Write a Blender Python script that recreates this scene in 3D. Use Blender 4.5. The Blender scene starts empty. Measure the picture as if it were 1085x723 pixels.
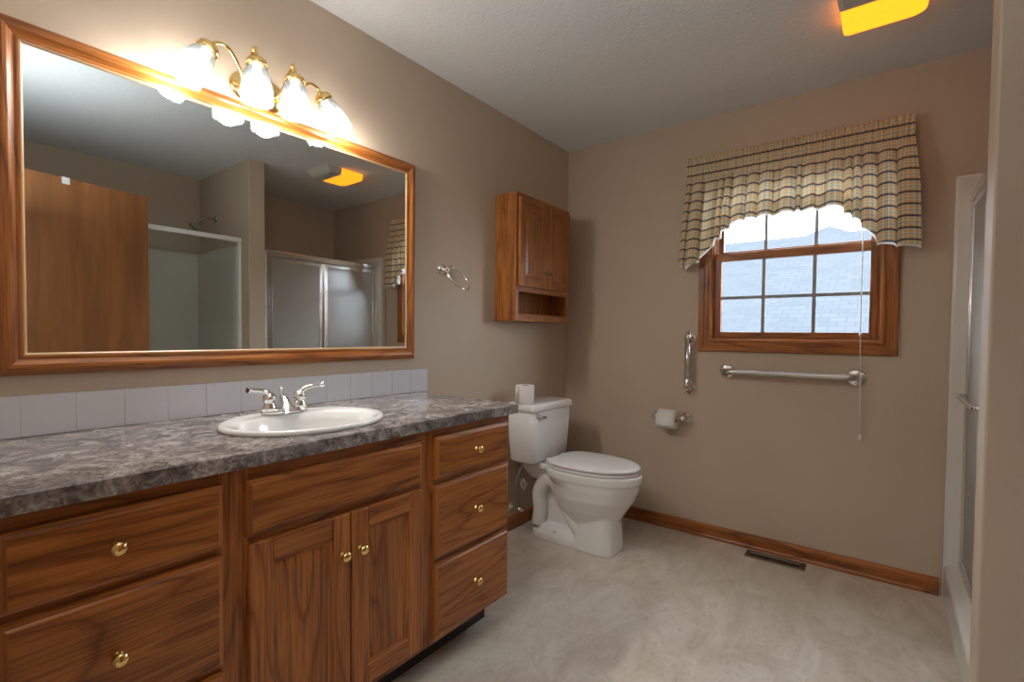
import bpy, bmesh, math, random
from mathutils import Vector, Matrix

random.seed(7)
C = bpy.context.scene.collection
scene = bpy.context.scene

# ------------------------------------------------------------------ camera, world, exposure
CAMP = Vector((1.7679, 0.0, 1.1768))
YAW, PITCH, ROLL = (math.radians(a) for a in (37.3601, -1.6062, 0.5449))
FPX = 518.5387
fw = Vector((-math.sin(YAW) * math.cos(PITCH), math.cos(YAW) * math.cos(PITCH), math.sin(PITCH)))
rt = Vector((math.cos(YAW), math.sin(YAW), 0))
up = rt.cross(fw)
rt2 = rt * math.cos(ROLL) + up * math.sin(ROLL)
up2 = -rt * math.sin(ROLL) + up * math.cos(ROLL)
cd = bpy.data.cameras.new('camera')
cam = bpy.data.objects.new('camera', cd)
C.objects.link(cam)
m = Matrix((rt2, up2, -fw)).transposed().to_4x4()
m.translation = CAMP
cam.matrix_world = m
cd.sensor_fit = 'HORIZONTAL'
cd.sensor_width = 36
cd.lens = FPX / 1085 * 36
cd.shift_x = (542.5 - 541.056) / 1085
cd.shift_y = (368.884 - 361.5) / 1085
cd.clip_start = 0.01
scene.camera = cam

EXPOSURE = 0.95
BULB_W = 4.8
SKY = 8.2
AMBER = 1.55
HALL_W = 9.0
FLASH_W = 6.0
scene.view_settings.view_transform = 'Standard'
scene.view_settings.look = 'None'
scene.view_settings.exposure = EXPOSURE
scene.view_settings.gamma = 1
scene.view_settings.use_curve_mapping = False

w = bpy.data.worlds.new('overcast_sky')
scene.world = w
w.use_nodes = True
bg = w.node_tree.nodes['Background']
bg.inputs[0].default_value = (0.80, 0.90, 1.0, 1)
bg.inputs[1].default_value = SKY

hl = bpy.data.lights.new('hall_fill_light', 'AREA')      # added fill light, no known lamp, in the unseen hall behind the doorway
hl.energy = HALL_W; hl.size = 0.5; hl.color = (0.95, 0.97, 1.0)
hlo = bpy.data.objects.new('hall_fill_light', hl); C.objects.link(hlo)
hlo.location = (1.3, -0.65, 2.42)
fl_ = bpy.data.lights.new('bounce_flash', 'AREA')          # flash head turned up to the ceiling behind the camera
fl_.energy = FLASH_W; fl_.size = 0.6; fl_.color = (0.88, 0.95, 1.0)
flo = bpy.data.objects.new('bounce_flash', fl_); C.objects.link(flo)
flo.location = (1.35, 0.30, 1.80)
flo.rotation_euler = (math.pi, 0.0, 0)

# ------------------------------------------------------------------ dimensions
H = 2.44
D = 2.957           # window wall
W = 2.848           # far side of the shower alcoves
Y0 = 0.08           # inner face of the doorway wall
XP, YP1, YP2 = 1.974, 1.694, 1.813   # partition between the alcoves
WX0, WX1, WZ0, WZ1 = 0.972, 1.748, 1.163, 2.09  # window opening
ZC = 0.8986         # countertop

# ------------------------------------------------------------------ materials
def nmat(name):
    mt = bpy.data.materials.new(name)
    mt.use_nodes = True
    nt = mt.node_tree
    b = nt.nodes['Principled BSDF']
    return mt, nt, b

def node(nt, t, **kw):
    n = nt.nodes.new(t)
    for k, v in kw.items():
        setattr(n, k, v)
    return n

def simple(name, col, rough=0.5, metal=0.0, bump=0.0, bscale=200, var=0.0, vscale=8, coat=0.0, emit=None):
    mt, nt, b = nmat(name)
    b.inputs['Base Color'].default_value = (*col, 1)
    b.inputs['Roughness'].default_value = rough
    b.inputs['Metallic'].default_value = metal
    if coat:
        b.inputs['Coat Weight'].default_value = coat
        b.inputs['Coat Roughness'].default_value = 0.08
    tc = node(nt, 'ShaderNodeTexCoord')
    if var:
        n = node(nt, 'ShaderNodeTexNoise')
        n.inputs['Scale'].default_value = vscale
        n.inputs['Detail'].default_value = 4
        nt.links.new(tc.outputs['Object'], n.inputs['Vector'])
        r = node(nt, 'ShaderNodeValToRGB')
        r.color_ramp.elements[0].position = 0.3
        r.color_ramp.elements[1].position = 0.7
        r.color_ramp.elements[0].color = (*[c * (1 - var) for c in col], 1)
        r.color_ramp.elements[1].color = (*[min(1, c * (1 + var)) for c in col], 1)
        nt.links.new(n.outputs['Fac'], r.inputs['Fac'])
        nt.links.new(r.outputs['Color'], b.inputs['Base Color'])
    if bump:
        n2 = node(nt, 'ShaderNodeTexNoise')
        n2.inputs['Scale'].default_value = bscale
        n2.inputs['Detail'].default_value = 3
        nt.links.new(tc.outputs['Object'], n2.inputs['Vector'])
        bp = node(nt, 'ShaderNodeBump')
        bp.inputs['Strength'].default_value = bump
        bp.inputs['Distance'].default_value = 0.004
        nt.links.new(n2.outputs['Fac'], bp.inputs['Height'])
        nt.links.new(bp.outputs['Normal'], b.inputs['Normal'])
    if emit:
        b.inputs['Emission Color'].default_value = (*emit[0], 1)
        b.inputs['Emission Strength'].default_value = emit[1]
    return mt

def ramp(nt, stops):
    r = node(nt, 'ShaderNodeValToRGB')
    e = r.color_ramp.elements
    while len(e) < len(stops):
        e.new(0.5)
    for el, (p, c) in zip(e, stops):
        el.position = p
        el.color = (*c, 1)
    return r

def oak(name, axis, light=(0.42, 0.15, 0.031), dark=(0.22, 0.066, 0.0125), rough=0.33, ring=10.0, pore=0.8):
    """varnished oak, grain running along the axis"""
    mt, nt, b = nmat(name)
    L = nt.links.new
    tc = node(nt, 'ShaderNodeTexCoord')
    oi = node(nt, 'ShaderNodeObjectInfo')
    mul = node(nt, 'ShaderNodeVectorMath', operation='SCALE')
    mul.inputs[0].default_value = (3.1, 5.3, 7.7)
    L(oi.outputs['Random'], mul.inputs['Scale'])
    add = node(nt, 'ShaderNodeVectorMath', operation='ADD')
    L(tc.outputs['Object'], add.inputs[0])
    L(mul.outputs[0], add.inputs[1])
    def mp(along, across):
        s = [across] * 3
        s['XYZ'.index(axis)] = along
        q = node(nt, 'ShaderNodeMapping')
        q.inputs['Scale'].default_value = s
        L(add.outputs[0], q.inputs['Vector'])
        return q
    # cathedral rings
    a = mp(0.9, 6.0)
    nz = node(nt, 'ShaderNodeTexNoise')
    nz.inputs['Scale'].default_value = 1.0
    nz.inputs['Detail'].default_value = 2.0
    L(a.outputs[0], nz.inputs['Vector'])
    k = node(nt, 'ShaderNodeMath', operation='MULTIPLY')
    k.inputs[1].default_value = ring
    L(nz.outputs['Fac'], k.inputs[0])
    fr = node(nt, 'ShaderNodeMath', operation='FRACT')
    L(k.outputs[0], fr.inputs[0])
    # pores
    bq = mp(6.0, 190.0)
    n2 = node(nt, 'ShaderNodeTexNoise')
    n2.inputs['Scale'].default_value = 1.0
    n2.inputs['Detail'].default_value = 3.0
    L(bq.outputs[0], n2.inputs['Vector'])
    # broad colour
    cq = mp(1.2, 14.0)
    n3 = node(nt, 'ShaderNodeTexNoise')
    n3.inputs['Scale'].default_value = 1.0
    L(cq.outputs[0], n3.inputs['Vector'])
    mid = tuple((x + y) / 2 for x, y in zip(light, dark))
    r1 = ramp(nt, [(0.0, mid), (0.25, light), (0.72, light), (0.93, dark), (1.0, mid)])
    L(fr.outputs[0], r1.inputs['Fac'])
    r2 = ramp(nt, [(0.36, tuple(c * 0.45 for c in light)), (0.54, (1, 1, 1))])
    r2.color_ramp.elements[0].color = (0.5, 0.42, 0.36, 1)
    L(n2.outputs['Fac'], r2.inputs['Fac'])
    r3 = ramp(nt, [(0.3, (0.74, 0.70, 0.66)), (0.7, (1.08, 1.06, 1.02))])
    L(n3.outputs['Fac'], r3.inputs['Fac'])
    m1 = node(nt, 'ShaderNodeMixRGB', blend_type='MULTIPLY')
    m1.inputs[0].default_value = pore
    L(r1.outputs[0], m1.inputs[1]); L(r2.outputs[0], m1.inputs[2])
    m2 = node(nt, 'ShaderNodeMixRGB', blend_type='MULTIPLY')
    m2.inputs[0].default_value = 1.0
    L(m1.outputs[0], m2.inputs[1]); L(r3.outputs[0], m2.inputs[2])
    L(m2.outputs[0], b.inputs['Base Color'])
    b.inputs['Roughness'].default_value = rough
    bp = node(nt, 'ShaderNodeBump')
    bp.inputs['Strength'].default_value = 0.12
    bp.inputs['Distance'].default_value = 0.001
    L(n2.outputs['Fac'], bp.inputs['Height'])
    L(bp.outputs['Normal'], b.inputs['Normal'])
    return mt

OAK = {a: oak('varnished_oak_' + a, a) for a in 'XYZ'}
MED = {a: oak('honey_oak_' + a, a, (0.44, 0.165, 0.037), (0.29, 0.10, 0.020)) for a in 'XYZ'}
OAKEDGE = oak('varnished_oak_edge', 'Z', ring=1.2, pore=0.25)
BIRCH = oak('birch_door_veneer', 'Z', (0.34, 0.140, 0.046), (0.31, 0.125, 0.040), 0.42, 6.0, 0.12)

WALL = simple('beige_wall_paint', (0.52, 0.42, 0.32), 0.6, bump=0.10, bscale=140, var=0.02, vscale=3)
CEIL = simple('textured_ceiling_paint', (0.73, 0.75, 0.755), 0.9, bump=0.7, bscale=70)
CHROME = simple('polished_chrome', (0.78, 0.78, 0.78), 0.10, 1.0)
STEEL = simple('brushed_steel', (0.55, 0.54, 0.52), 0.25, 1.0)
BRASS = simple('polished_brass', (0.86, 0.62, 0.24), 0.14, 1.0)
DARKBRASS = simple('aged_brass', (0.26, 0.19, 0.12), 0.35, 1.0)
PORC = simple('white_porcelain', (0.80, 0.80, 0.785), 0.12, coat=0.4)
SEATP = simple('white_seat_plastic', (0.74, 0.73, 0.72), 0.3)
PAPER = simple('toilet_paper', (0.82, 0.81, 0.79), 0.95, bump=0.2, bscale=300)
CARD = simple('cardboard_core', (0.30, 0.20, 0.12), 0.9)
TILE = simple('white_glazed_tile', (0.70, 0.71, 0.76), 0.16, coat=0.3)
GROUT = simple('tile_grout', (0.72, 0.72, 0.74), 0.9)
RUBBER = simple('black_vinyl_base', (0.012, 0.011, 0.011), 0.5)
FIBER = simple('white_fiberglass', (0.68, 0.65, 0.60), 0.25, coat=0.2)
WHITEP = simple('white_vinyl', (0.8, 0.8, 0.8), 0.4)
DARK = simple('duct_shade_black', (0.01, 0.008, 0.007), 0.9)
REG = simple('bronze_register_paint', (0.13, 0.095, 0.06), 0.45, metal=0.5)
GREYP = simple('beige_plastic_grille', (0.62, 0.58, 0.50), 0.6)
MUNT = simple('grey_window_grille', (0.30, 0.31, 0.32), 0.5)
GOLDLIP = simple('beige_mirror_lip', (0.55, 0.36, 0.20), 0.3)
CLEARP = simple('clear_cord_plastic', (0.75, 0.75, 0.72), 0.25)
TAGM = simple('paper_tag', (0.75, 0.74, 0.72), 0.8)
INK = simple('printed_ink', (0.05, 0.05, 0.05), 0.8)
BRAID = simple('braided_hose', (0.35, 0.34, 0.33), 0.35, 0.8, bump=0.5, bscale=600)
GRASS = simple('lawn', (0.03, 0.05, 0.02), 0.9, var=0.3, vscale=20)
SIDING = simple('pale_siding', (0.1, 0.1, 0.1), 0.7)

def mk_mirror():
    mt, nt, b = nmat('silvered_mirror')
    b.inputs['Base Color'].default_value = (0.70, 0.735, 0.725, 1)
    b.inputs['Metallic'].default_value = 1
    b.inputs['Roughness'].default_value = 0.0
    return mt
MIRROR = mk_mirror()

def mk_glass(name, tr, gl, rough, tint=(1, 1, 1), transl=0.0, tl_col=(0.8, 0.8, 0.78)):
    mt = bpy.data.materials.new(name)
    mt.use_nodes = True
    nt = mt.node_tree
    nt.nodes.clear()
    L = nt.links.new
    out = node(nt, 'ShaderNodeOutputMaterial')
    t = node(nt, 'ShaderNodeBsdfTransparent')
    t.inputs[0].default_value = (*tint, 1)
    g = node(nt, 'ShaderNodeBsdfGlossy')
    g.inputs['Roughness'].default_value = rough
    g.inputs['Color'].default_value = (0.9, 0.9, 0.9, 1)
    mx = node(nt, 'ShaderNodeMixShader')
    mx.inputs[0].default_value = gl / (gl + tr)
    L(t.outputs[0], mx.inputs[1]); L(g.outputs[0], mx.inputs[2])
    last = mx
    if transl:
        tl = node(nt, 'ShaderNodeBsdfTranslucent')
        tl.inputs[0].default_value = (*tl_col, 1)
        df = node(nt, 'ShaderNodeBsdfDiffuse')
        df.inputs[0].default_value = (*tl_col, 1)
        m0 = node(nt, 'ShaderNodeMixShader')
        m0.inputs[0].default_value = 0.4
        L(tl.outputs[0], m0.inputs[1]); L(df.outputs[0], m0.inputs[2])
        m2 = node(nt, 'ShaderNodeMixShader')
        m2.inputs[0].default_value = transl
        L(mx.outputs[0], m2.inputs[1]); L(m0.outputs[0], m2.inputs[2])
        last = m2
    L(last.outputs[0], out.inputs[0])
    return mt
GLASS = mk_glass('window_glass', 0.97, 0.02, 0.0)
CLEARG = mk_glass('clear_shower_glass', 0.93, 0.07, 0.02, (0.96, 0.98, 0.97))
OBSC = mk_glass('obscure_shower_glass', 0.5, 0.28, 0.22, (0.8, 0.82, 0.8), transl=0.66, tl_col=(0.78, 0.75, 0.70))
SHADE = mk_glass('frosted_ribbed_shade_glass', 0.75, 0.25, 0.15, transl=0.36, tl_col=(0.12, 0.14, 0.15))

def mk_emit(name, col, s, mixcol=None):
    mt = bpy.data.materials.new(name)
    mt.use_nodes = True
    nt = mt.node_tree
    b = nt.nodes['Principled BSDF']
    b.inputs['Base Color'].default_value = (*(mixcol or col), 1)
    b.inputs['Roughness'].default_value = 0.3
    b.inputs['Emission Color'].default_value = (*col, 1)
    b.inputs['Emission Strength'].default_value = s
    return mt
BULB = mk_emit('lit_bulb', (1.0, 0.96, 0.92), 3, (0.9, 0.9, 0.9))
AMB = mk_emit('lit_amber_lens', (1.0, 0.23, 0.008), AMBER, (0.5, 0.2, 0.02))

def mk_counter():
    mt, nt, b = nmat('marbled_laminate')
    L = nt.links.new
    tc = node(nt, 'ShaderNodeTexCoord')
    n1 = node(nt, 'ShaderNodeTexNoise')
    n1.inputs['Scale'].default_value = 9; n1.inputs['Detail'].default_value = 7
    n1.inputs['Roughness'].default_value = 0.68; n1.inputs['Distortion'].default_value = 1.6
    L(tc.outputs['Object'], n1.inputs['Vector'])
    n2 = node(nt, 'ShaderNodeTexNoise')
    n2.inputs['Scale'].default_value = 38; n2.inputs['Detail'].default_value = 6
    n2.inputs['Distortion'].default_value = 2.5
    L(tc.outputs['Object'], n2.inputs['Vector'])
    r1 = ramp(nt, [(0.30, (0.065, 0.056, 0.054)), (0.44, (0.19, 0.168, 0.16)), (0.55, (0.33, 0.30, 0.285)), (0.68, (0.54, 0.53, 0.51))])
    L(n1.outputs['Fac'], r1.inputs['Fac'])
    r2 = ramp(nt, [(0.35, (0.45, 0.42, 0.40)), (0.6, (1.05, 1.05, 1.06))])
    L(n2.outputs['Fac'], r2.inputs['Fac'])
    mm = node(nt, 'ShaderNodeMixRGB', blend_type='MULTIPLY')
    mm.inputs[0].default_value = 0.9
    L(r1.outputs[0], mm.inputs[1]); L(r2.outputs[0], mm.inputs[2])
    L(mm.outputs[0], b.inputs['Base Color'])
    b.inputs['Roughness'].default_value = 0.2
    return mt
COUNTER = mk_counter()

def mk_floor():
    mt, nt, b = nmat('marbled_vinyl_floor')
    L = nt.links.new
    tc = node(nt, 'ShaderNodeTexCoord')
    mp = node(nt, 'ShaderNodeMapping')
    mp.inputs['Rotation'].default_value = (0, 0, 0.6)
    mp.inputs['Scale'].default_value = (1, 0.55, 1)
    L(tc.outputs['Object'], mp.inputs['Vector'])
    n1 = node(nt, 'ShaderNodeTexNoise')
    n1.inputs['Scale'].default_value = 6; n1.inputs['Detail'].default_value = 8
    n1.inputs['Roughness'].default_value = 0.62; n1.inputs['Distortion'].default_value = 1.2
    L(mp.outputs[0], n1.inputs['Vector'])
    n2 = node(nt, 'ShaderNodeTexNoise')
    n2.inputs['Scale'].default_value = 26; n2.inputs['Detail'].default_value = 5
    n2.inputs['Distortion'].default_value = 2
    L(mp.outputs[0], n2.inputs['Vector'])
    r1 = ramp(nt, [(0.32, (0.50, 0.435, 0.35)), (0.5, (0.60, 0.535, 0.445)), (0.68, (0.67, 0.62, 0.54))])
    L(n1.outputs['Fac'], r1.inputs['Fac'])
    r2 = ramp(nt, [(0.30, (0.80, 0.77, 0.74)), (0.48, (1, 1, 1))])
    L(n2.outputs['Fac'], r2.inputs['Fac'])
    mm = node(nt, 'ShaderNodeMixRGB', blend_type='MULTIPLY')
    mm.inputs[0].default_value = 0.7
    L(r1.outputs[0], mm.inputs[1]); L(r2.outputs[0], mm.inputs[2])
    L(mm.outputs[0], b.inputs['Base Color'])
    b.inputs['Roughness'].default_value = 0.28
    bp = node(nt, 'ShaderNodeBump')
    bp.inputs['Strength'].default_value = 0.15; bp.inputs['Distance'].default_value = 0.002
    L(n2.outputs['Fac'], bp.inputs['Height']); L(bp.outputs['Normal'], b.inputs['Normal'])
    return mt
FLOOR = mk_floor()

def mk_plaid():
    mt = bpy.data.materials.new('plaid_cotton')
    mt.use_nodes = True
    nt = mt.node_tree
    nt.nodes.clear()
    L = nt.links.new
    out = node(nt, 'ShaderNodeOutputMaterial')
    uv = node(nt, 'ShaderNodeUVMap')
    sp = node(nt, 'ShaderNodeSeparateXYZ')
    L(uv.outputs[0], sp.inputs[0])
    def fract(src, period):
        a = node(nt, 'ShaderNodeMath', operation='DIVIDE'); a.inputs[1].default_value = period
        L(src, a.inputs[0])
        f = node(nt, 'ShaderNodeMath', operation='FRACT'); L(a.outputs[0], f.inputs[0])
        return f.outputs[0]
    fv = fract(sp.outputs['Y'], 0.0535)
    fu = fract(sp.outputs['X'], 0.058)
    cu = ramp(nt, [(0.0, (0.72, 0.50, 0.22)), (0.30, (0.85, 0.80, 0.66)), (0.38, (0.44, 0.46, 0.33)), (0.62, (0.85, 0.82, 0.70)), (0.70, (0.66, 0.50, 0.28)), (0.92, (0.85, 0.78, 0.6))])
    cu.color_ramp.interpolation = 'CONSTANT'
    L(fu, cu.inputs['Fac'])
    cv = ramp(nt, [(0.0, (0.74, 0.55, 0.28)), (0.22, (0.86, 0.82, 0.70)), (0.29, (0.50, 0.50, 0.38)), (0.48, (0.86, 0.82, 0.70)), (0.55, (0.74, 0.54, 0.27)), (0.735, (0.05, 0.07, 0.12)), (0.92, (0.85, 0.82, 0.7)), (0.97, (0.74, 0.55, 0.28))])
    cv.color_ramp.interpolation = 'CONSTANT'
    L(fv, cv.inputs['Fac'])
    navy = ramp(nt, [(0.0, (0, 0, 0)), (0.735, (1, 1, 1)), (0.92, (0, 0, 0))])
    navy.color_ramp.interpolation = 'CONSTANT'
    L(fv, navy.inputs['Fac'])
    base = node(nt, 'ShaderNodeMixRGB'); base.inputs[0].default_value = 0.5
    L(cu.outputs[0], base.inputs[1]); L(cv.outputs[0], base.inputs[2])
    nf = node(nt, 'ShaderNodeMath', operation='MULTIPLY'); nf.inputs[1].default_value = 0.8
    L(navy.outputs[0], nf.inputs[0])
    fin = node(nt, 'ShaderNodeMixRGB')
    fin.inputs[2].default_value = (0.055, 0.075, 0.125, 1)
    L(nf.outputs[0], fin.inputs[0]); L(base.outputs[0], fin.inputs[1])
    df = node(nt, 'ShaderNodeBsdfDiffuse'); L(fin.outputs[0], df.inputs[0])
    tl = node(nt, 'ShaderNodeBsdfTranslucent'); L(fin.outputs[0], tl.inputs[0])
    mx = node(nt, 'ShaderNodeMixShader'); mx.inputs[0].default_value = 0.24
    L(df.outputs[0], mx.inputs[1]); L(tl.outputs[0], mx.inputs[2])
    L(mx.outputs[0], out.inputs[0])
    return mt
PLAID = mk_plaid()

def mk_lining():
    mt = bpy.data.materials.new('white_lining_cotton')
    mt.use_nodes = True
    nt = mt.node_tree
    nt.nodes.clear()
    L = nt.links.new
    out = node(nt, 'ShaderNodeOutputMaterial')
    df = node(nt, 'ShaderNodeBsdfDiffuse'); df.inputs[0].default_value = (0.8, 0.8, 0.8, 1)
    tl = node(nt, 'ShaderNodeBsdfTranslucent'); tl.inputs[0].default_value = (0.8, 0.8, 0.8, 1)
    mx = node(nt, 'ShaderNodeMixShader'); mx.inputs[0].default_value = 0.5
    L(df.outputs[0], mx.inputs[1]); L(tl.outputs[0], mx.inputs[2]); L(mx.outputs[0], out.inputs[0])
    return mt
LINING = mk_lining()

def mk_shingle():
    mt, nt, b = nmat('asphalt_shingles')
    L = nt.links.new
    uv = node(nt, 'ShaderNodeUVMap')
    br = node(nt, 'ShaderNodeTexBrick')
    br.inputs['Color1'].default_value = (0.049, 0.055, 0.062, 1)
    br.inputs['Color2'].default_value = (0.056, 0.062, 0.069, 1)
    br.inputs['Mortar'].default_value = (0.043, 0.049, 0.056, 1)
    br.inputs['Scale'].default_value = 1
    br.inputs['Mortar Size'].default_value = 0.008
    br.inputs['Brick Width'].default_value = 0.21
    br.inputs['Row Height'].default_value = 0.145
    L(uv.outputs[0], br.inputs['Vector'])
    L(br.outputs['Color'], b.inputs['Base Color'])
    b.inputs['Roughness'].default_value = 0.9
    b.inputs['Specular IOR Level'].default_value = 0.0
    return mt
SHINGLE = mk_shingle()

# ------------------------------------------------------------------ mesh helpers
class MB:
    def __init__(s):
        s.bm = bmesh.new()
        s.mi = 0
    def face(s, vs, smooth=False):
        try:
            f = s.bm.faces.new(vs)
        except ValueError:
            return None
        f.material_index = s.mi
        f.smooth = smooth
        return f
    def box(s, x0, x1, y0, y1, z0, z1, bev=0.0, seg=2):
        x0, x1 = min(x0, x1), max(x0, x1); y0, y1 = min(y0, y1), max(y0, y1); z0, z1 = min(z0, z1), max(z0, z1)
        v = [s.bm.verts.new(p) for p in ((x0,y0,z0),(x1,y0,z0),(x1,y1,z0),(x0,y1,z0),(x0,y0,z1),(x1,y0,z1),(x1,y1,z1),(x0,y1,z1))]
        fs = [s.face([v[i] for i in q]) for q in ((3,2,1,0),(4,5,6,7),(0,1,5,4),(1,2,6,5),(2,3,7,6),(3,0,4,7))]
        if bev:
            es = list({e for f in fs for e in f.edges})
            r = bmesh.ops.bevel(s.bm, geom=es, offset=bev, segments=seg, affect='EDGES', profile=0.5)
            for f in r['faces']:
                f.material_index = s.mi
                f.smooth = True
        return s
    def loft(s, rings, cap0=True, cap1=True, closed=True, smooth=True, sides=()):
        R = [[s.bm.verts.new(p) for p in r] for r in rings]
        n = len(R[0])
        for a, b in zip(R, R[1:]):
            for i in range(n if closed else n - 1):
                j = (i + 1) % n
                f = s.face([a[i], a[j], b[j], b[i]], smooth)
                if f and i in sides: f.material_index = 1
        if cap0: s.face(R[0][::-1])
        if cap1: s.face(R[-1])
        return s
    def tube(s, path, r, n=16, caps=True):
        P = [Vector(p) for p in path]
        rs = r if isinstance(r, (list, tuple)) else [r] * len(P)
        t0 = (P[1] - P[0]).normalized()
        ref = Vector((0, 0, 1)) if abs(t0.z) < 0.9 else Vector((1, 0, 0))
        u = t0.cross(ref).normalized()
        rings = []
        for i, p in enumerate(P):
            t = (P[min(i + 1, len(P) - 1)] - P[max(i - 1, 0)]).normalized()
            u = (u - t * u.dot(t)).normalized()
            v = t.cross(u)
            rings.append([p + (u * math.cos(a) + v * math.sin(a)) * rs[i] for a in [2 * math.pi * k / n for k in range(n)]])
        return s.loft(rings, caps, caps)
    def lathe(s, prof, origin, axis=(0, 0, 1), n=32, caps=True, rib=0.0, ribn=0):
        """prof: list of (radius, height along axis)"""
        o = Vector(origin); ax = Vector(axis).normalized()
        ref = Vector((0, 0, 1)) if abs(ax.z) < 0.9 else Vector((1, 0, 0))
        u = ax.cross(ref).normalized(); v = ax.cross(u)
        rings = []
        for r, h in prof:
            rings.append([o + ax * h + (u * math.cos(a) + v * math.sin(a)) * max(1e-5, r * (1 + rib * math.cos(ribn * a))) for a in [2 * math.pi * k / n for k in range(n)]])
        return s.loft(rings, caps, caps)
    def sphere(s, c, r, sc=(1, 1, 1), n=20):
        k = n // 2
        rings = []
        for i in range(k + 1):
            th = math.pi * i / k
            rr = max(math.sin(th), 1e-4) * r
            rings.append([Vector((c[0] + rr * math.cos(a) * sc[0], c[1] + rr * math.sin(a) * sc[1], c[2] - math.cos(th) * r * sc[2])) for a in [2 * math.pi * q / n for q in range(n)]])
        return s.loft(rings)
    def build(s, name, mat, parent=None, loc=None):
        """mesh given in world coordinates; its origin goes to the parent's base (or loc)"""
        bm = s.bm
        base = Vector(loc) if loc else (Vector(parent['_base']) if parent else Vector((0, 0, 0)))
        bmesh.ops.recalc_face_normals(bm, faces=bm.faces)
        bmesh.ops.translate(bm, verts=bm.verts, vec=-base)
        me = bpy.data.meshes.new(name)
        bm.to_mesh(me); bm.free()
        for q in (mat if isinstance(mat, (list, tuple)) else [mat]):
            me.materials.append(q)
        o = bpy.data.objects.new(name, me)
        C.objects.link(o)
        if parent:
            o.parent = parent
        else:
            o.location = base
        o['_base'] = list(base)
        return o

def thing(name, label, cat, loc, group=None):
    o = bpy.data.objects.new(name, None)
    o.empty_display_size = 0.05
    C.objects.link(o)
    o.location = loc
    o['_base'] = list(loc)
    o['label'] = label; o['category'] = cat
    if group: o['group'] = group
    return o

def tag(o, label, cat, group=None):
    o['label'] = label; o['category'] = cat
    if group: o['group'] = group
    return o

def struct(name, mb, mat, loc=None, label=None, cat='room'):
    o = mb.build(name, mat, None, loc)
    o['kind'] = 'structure'
    if label: o['label'] = label
    o['category'] = cat
    return o

def smoothpath(pts, n=10):
    """Catmull-Rom through the points"""
    P = [Vector(p) for p in pts]
    P = [P[0] * 2 - P[1]] + P + [P[-1] * 2 - P[-2]]
    out = []
    for i in range(1, len(P) - 2):
        a, b, c, d = P[i - 1:i + 3]
        for k in range(n):
            t = k / n
            out.append(0.5 * ((2 * b) + (c - a) * t + (2 * a - 5 * b + 4 * c - d) * t * t + (3 * b - a - 3 * c + d) * t ** 3))
    out.append(P[-2])
    return out

def front(mb, x0, y0, y1, z0, z1, prof):
    """rectangles stacked along +x: prof = [(dx, inset)]"""
    rings = []
    for dx, i in prof:
        x = x0 + dx
        rings.append([(x, y0 + i, z0 + i), (x, y1 - i, z0 + i), (x, y1 - i, z1 - i), (x, y0 + i, z1 - i)])
    mb.loft(rings, smooth=False, sides=(1, 3))
    return mb

def rails(prof, a0, a1, b0, b1, mp, sides='BRTL'):
    """mitred frame pieces; prof = closed list (inward distance, height); mp(a, b, h) -> point"""
    out = {}
    for sd in sides:
        mb = MB()
        r0, r1 = [], []
        for d, h in prof:
            if sd == 'B': p, q = (a0 + d, b0 + d), (a1 - d, b0 + d)
            elif sd == 'T': p, q = (a0 + d, b1 - d), (a1 - d, b1 - d)
            elif sd == 'L': p, q = (a0 + d, b0 + d), (a0 + d, b1 - d)
            else: p, q = (a1 - d, b0 + d), (a1 - d, b1 - d)
            r0.append(mp(*p, h)); r1.append(mp(*q, h))
        mb.loft([r0, r1], smooth=False)
        out[sd] = mb
    return out

# ------------------------------------------------------------------ room shell
T = 0.12
struct('floor', MB().box(-T, W + T, -1.2, D + 0.15, -0.1, 0), FLOOR, label='cream marbled vinyl floor', cat='floor')
struct('ceiling', MB().box(-T, W + T, -1.2, D + 0.15, H, H + 0.1), CEIL, label='off white textured ceiling', cat='ceiling')
struct('wall_left', MB().box(-T, 0, -1.2, D, 0, H), WALL, label='beige painted vanity wall', cat='wall')
mb = MB()
mb.box(-T, WX0, D, D + 0.15, 0, H); mb.box(WX1, W + T, D, D + 0.15, 0, H)
mb.box(WX0, WX1, D, D + 0.15, 0, WZ0); mb.box(WX0, WX1, D, D + 0.15, WZ1, H)
struct('wall_back', mb, WALL, label='beige painted window wall', cat='wall')
struct('wall_right', MB().box(W, W + T, -1.2, D, 0, H), WALL, label='beige wall at the back of the shower alcoves', cat='wall')
struct('wall_partition', MB().box(XP, W, YP1, YP2, 0, H, 0.006), WALL, label='beige partition wall end between the two showers', cat='wall')
mb = MB()
DX0, DX1 = 0.90, 1.812
mb.box(0, DX0, Y0 - 0.12, Y0, 0, H); mb.box(DX1, W, Y0 - 0.12, Y0, 0, H); mb.box(DX0, DX1, Y0 - 0.12, Y0, 2.06, H)
struct('wall_hall_block', MB().box(-T, W + T, -1.32, -1.2, 0, H), WALL, label='added beige wall closing off light in the unseen hall', cat='wall')  # unseen end wall, added to keep sky light out of the doorway
struct('wall_front', mb, WALL, label='beige wall with the doorway', cat='wall')

# baseboards
def base_prof():
    return [(0, 0), (0.016, 0), (0.016, 0.012), (0.012, 0.018), (0.012, 0.062), (0.008, 0.074), (0.003, 0.079), (0, 0.079)]
mb = MB()
mb.loft([[(x, D - d, z) for d, z in base_prof()] for x in (0.0, 1.992)], smooth=False)
struct('baseboard_back', mb, OAK['X'], label='oak baseboard under the window wall', cat='baseboard')
mb = MB()
mb.loft([[(d, y, z) for d, z in base_prof()] for y in (1.548, D - 0.017)], smooth=False)
struct('baseboard_left', mb, OAK['Y'], label='oak baseboard behind the toilet', cat='baseboard')

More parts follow.
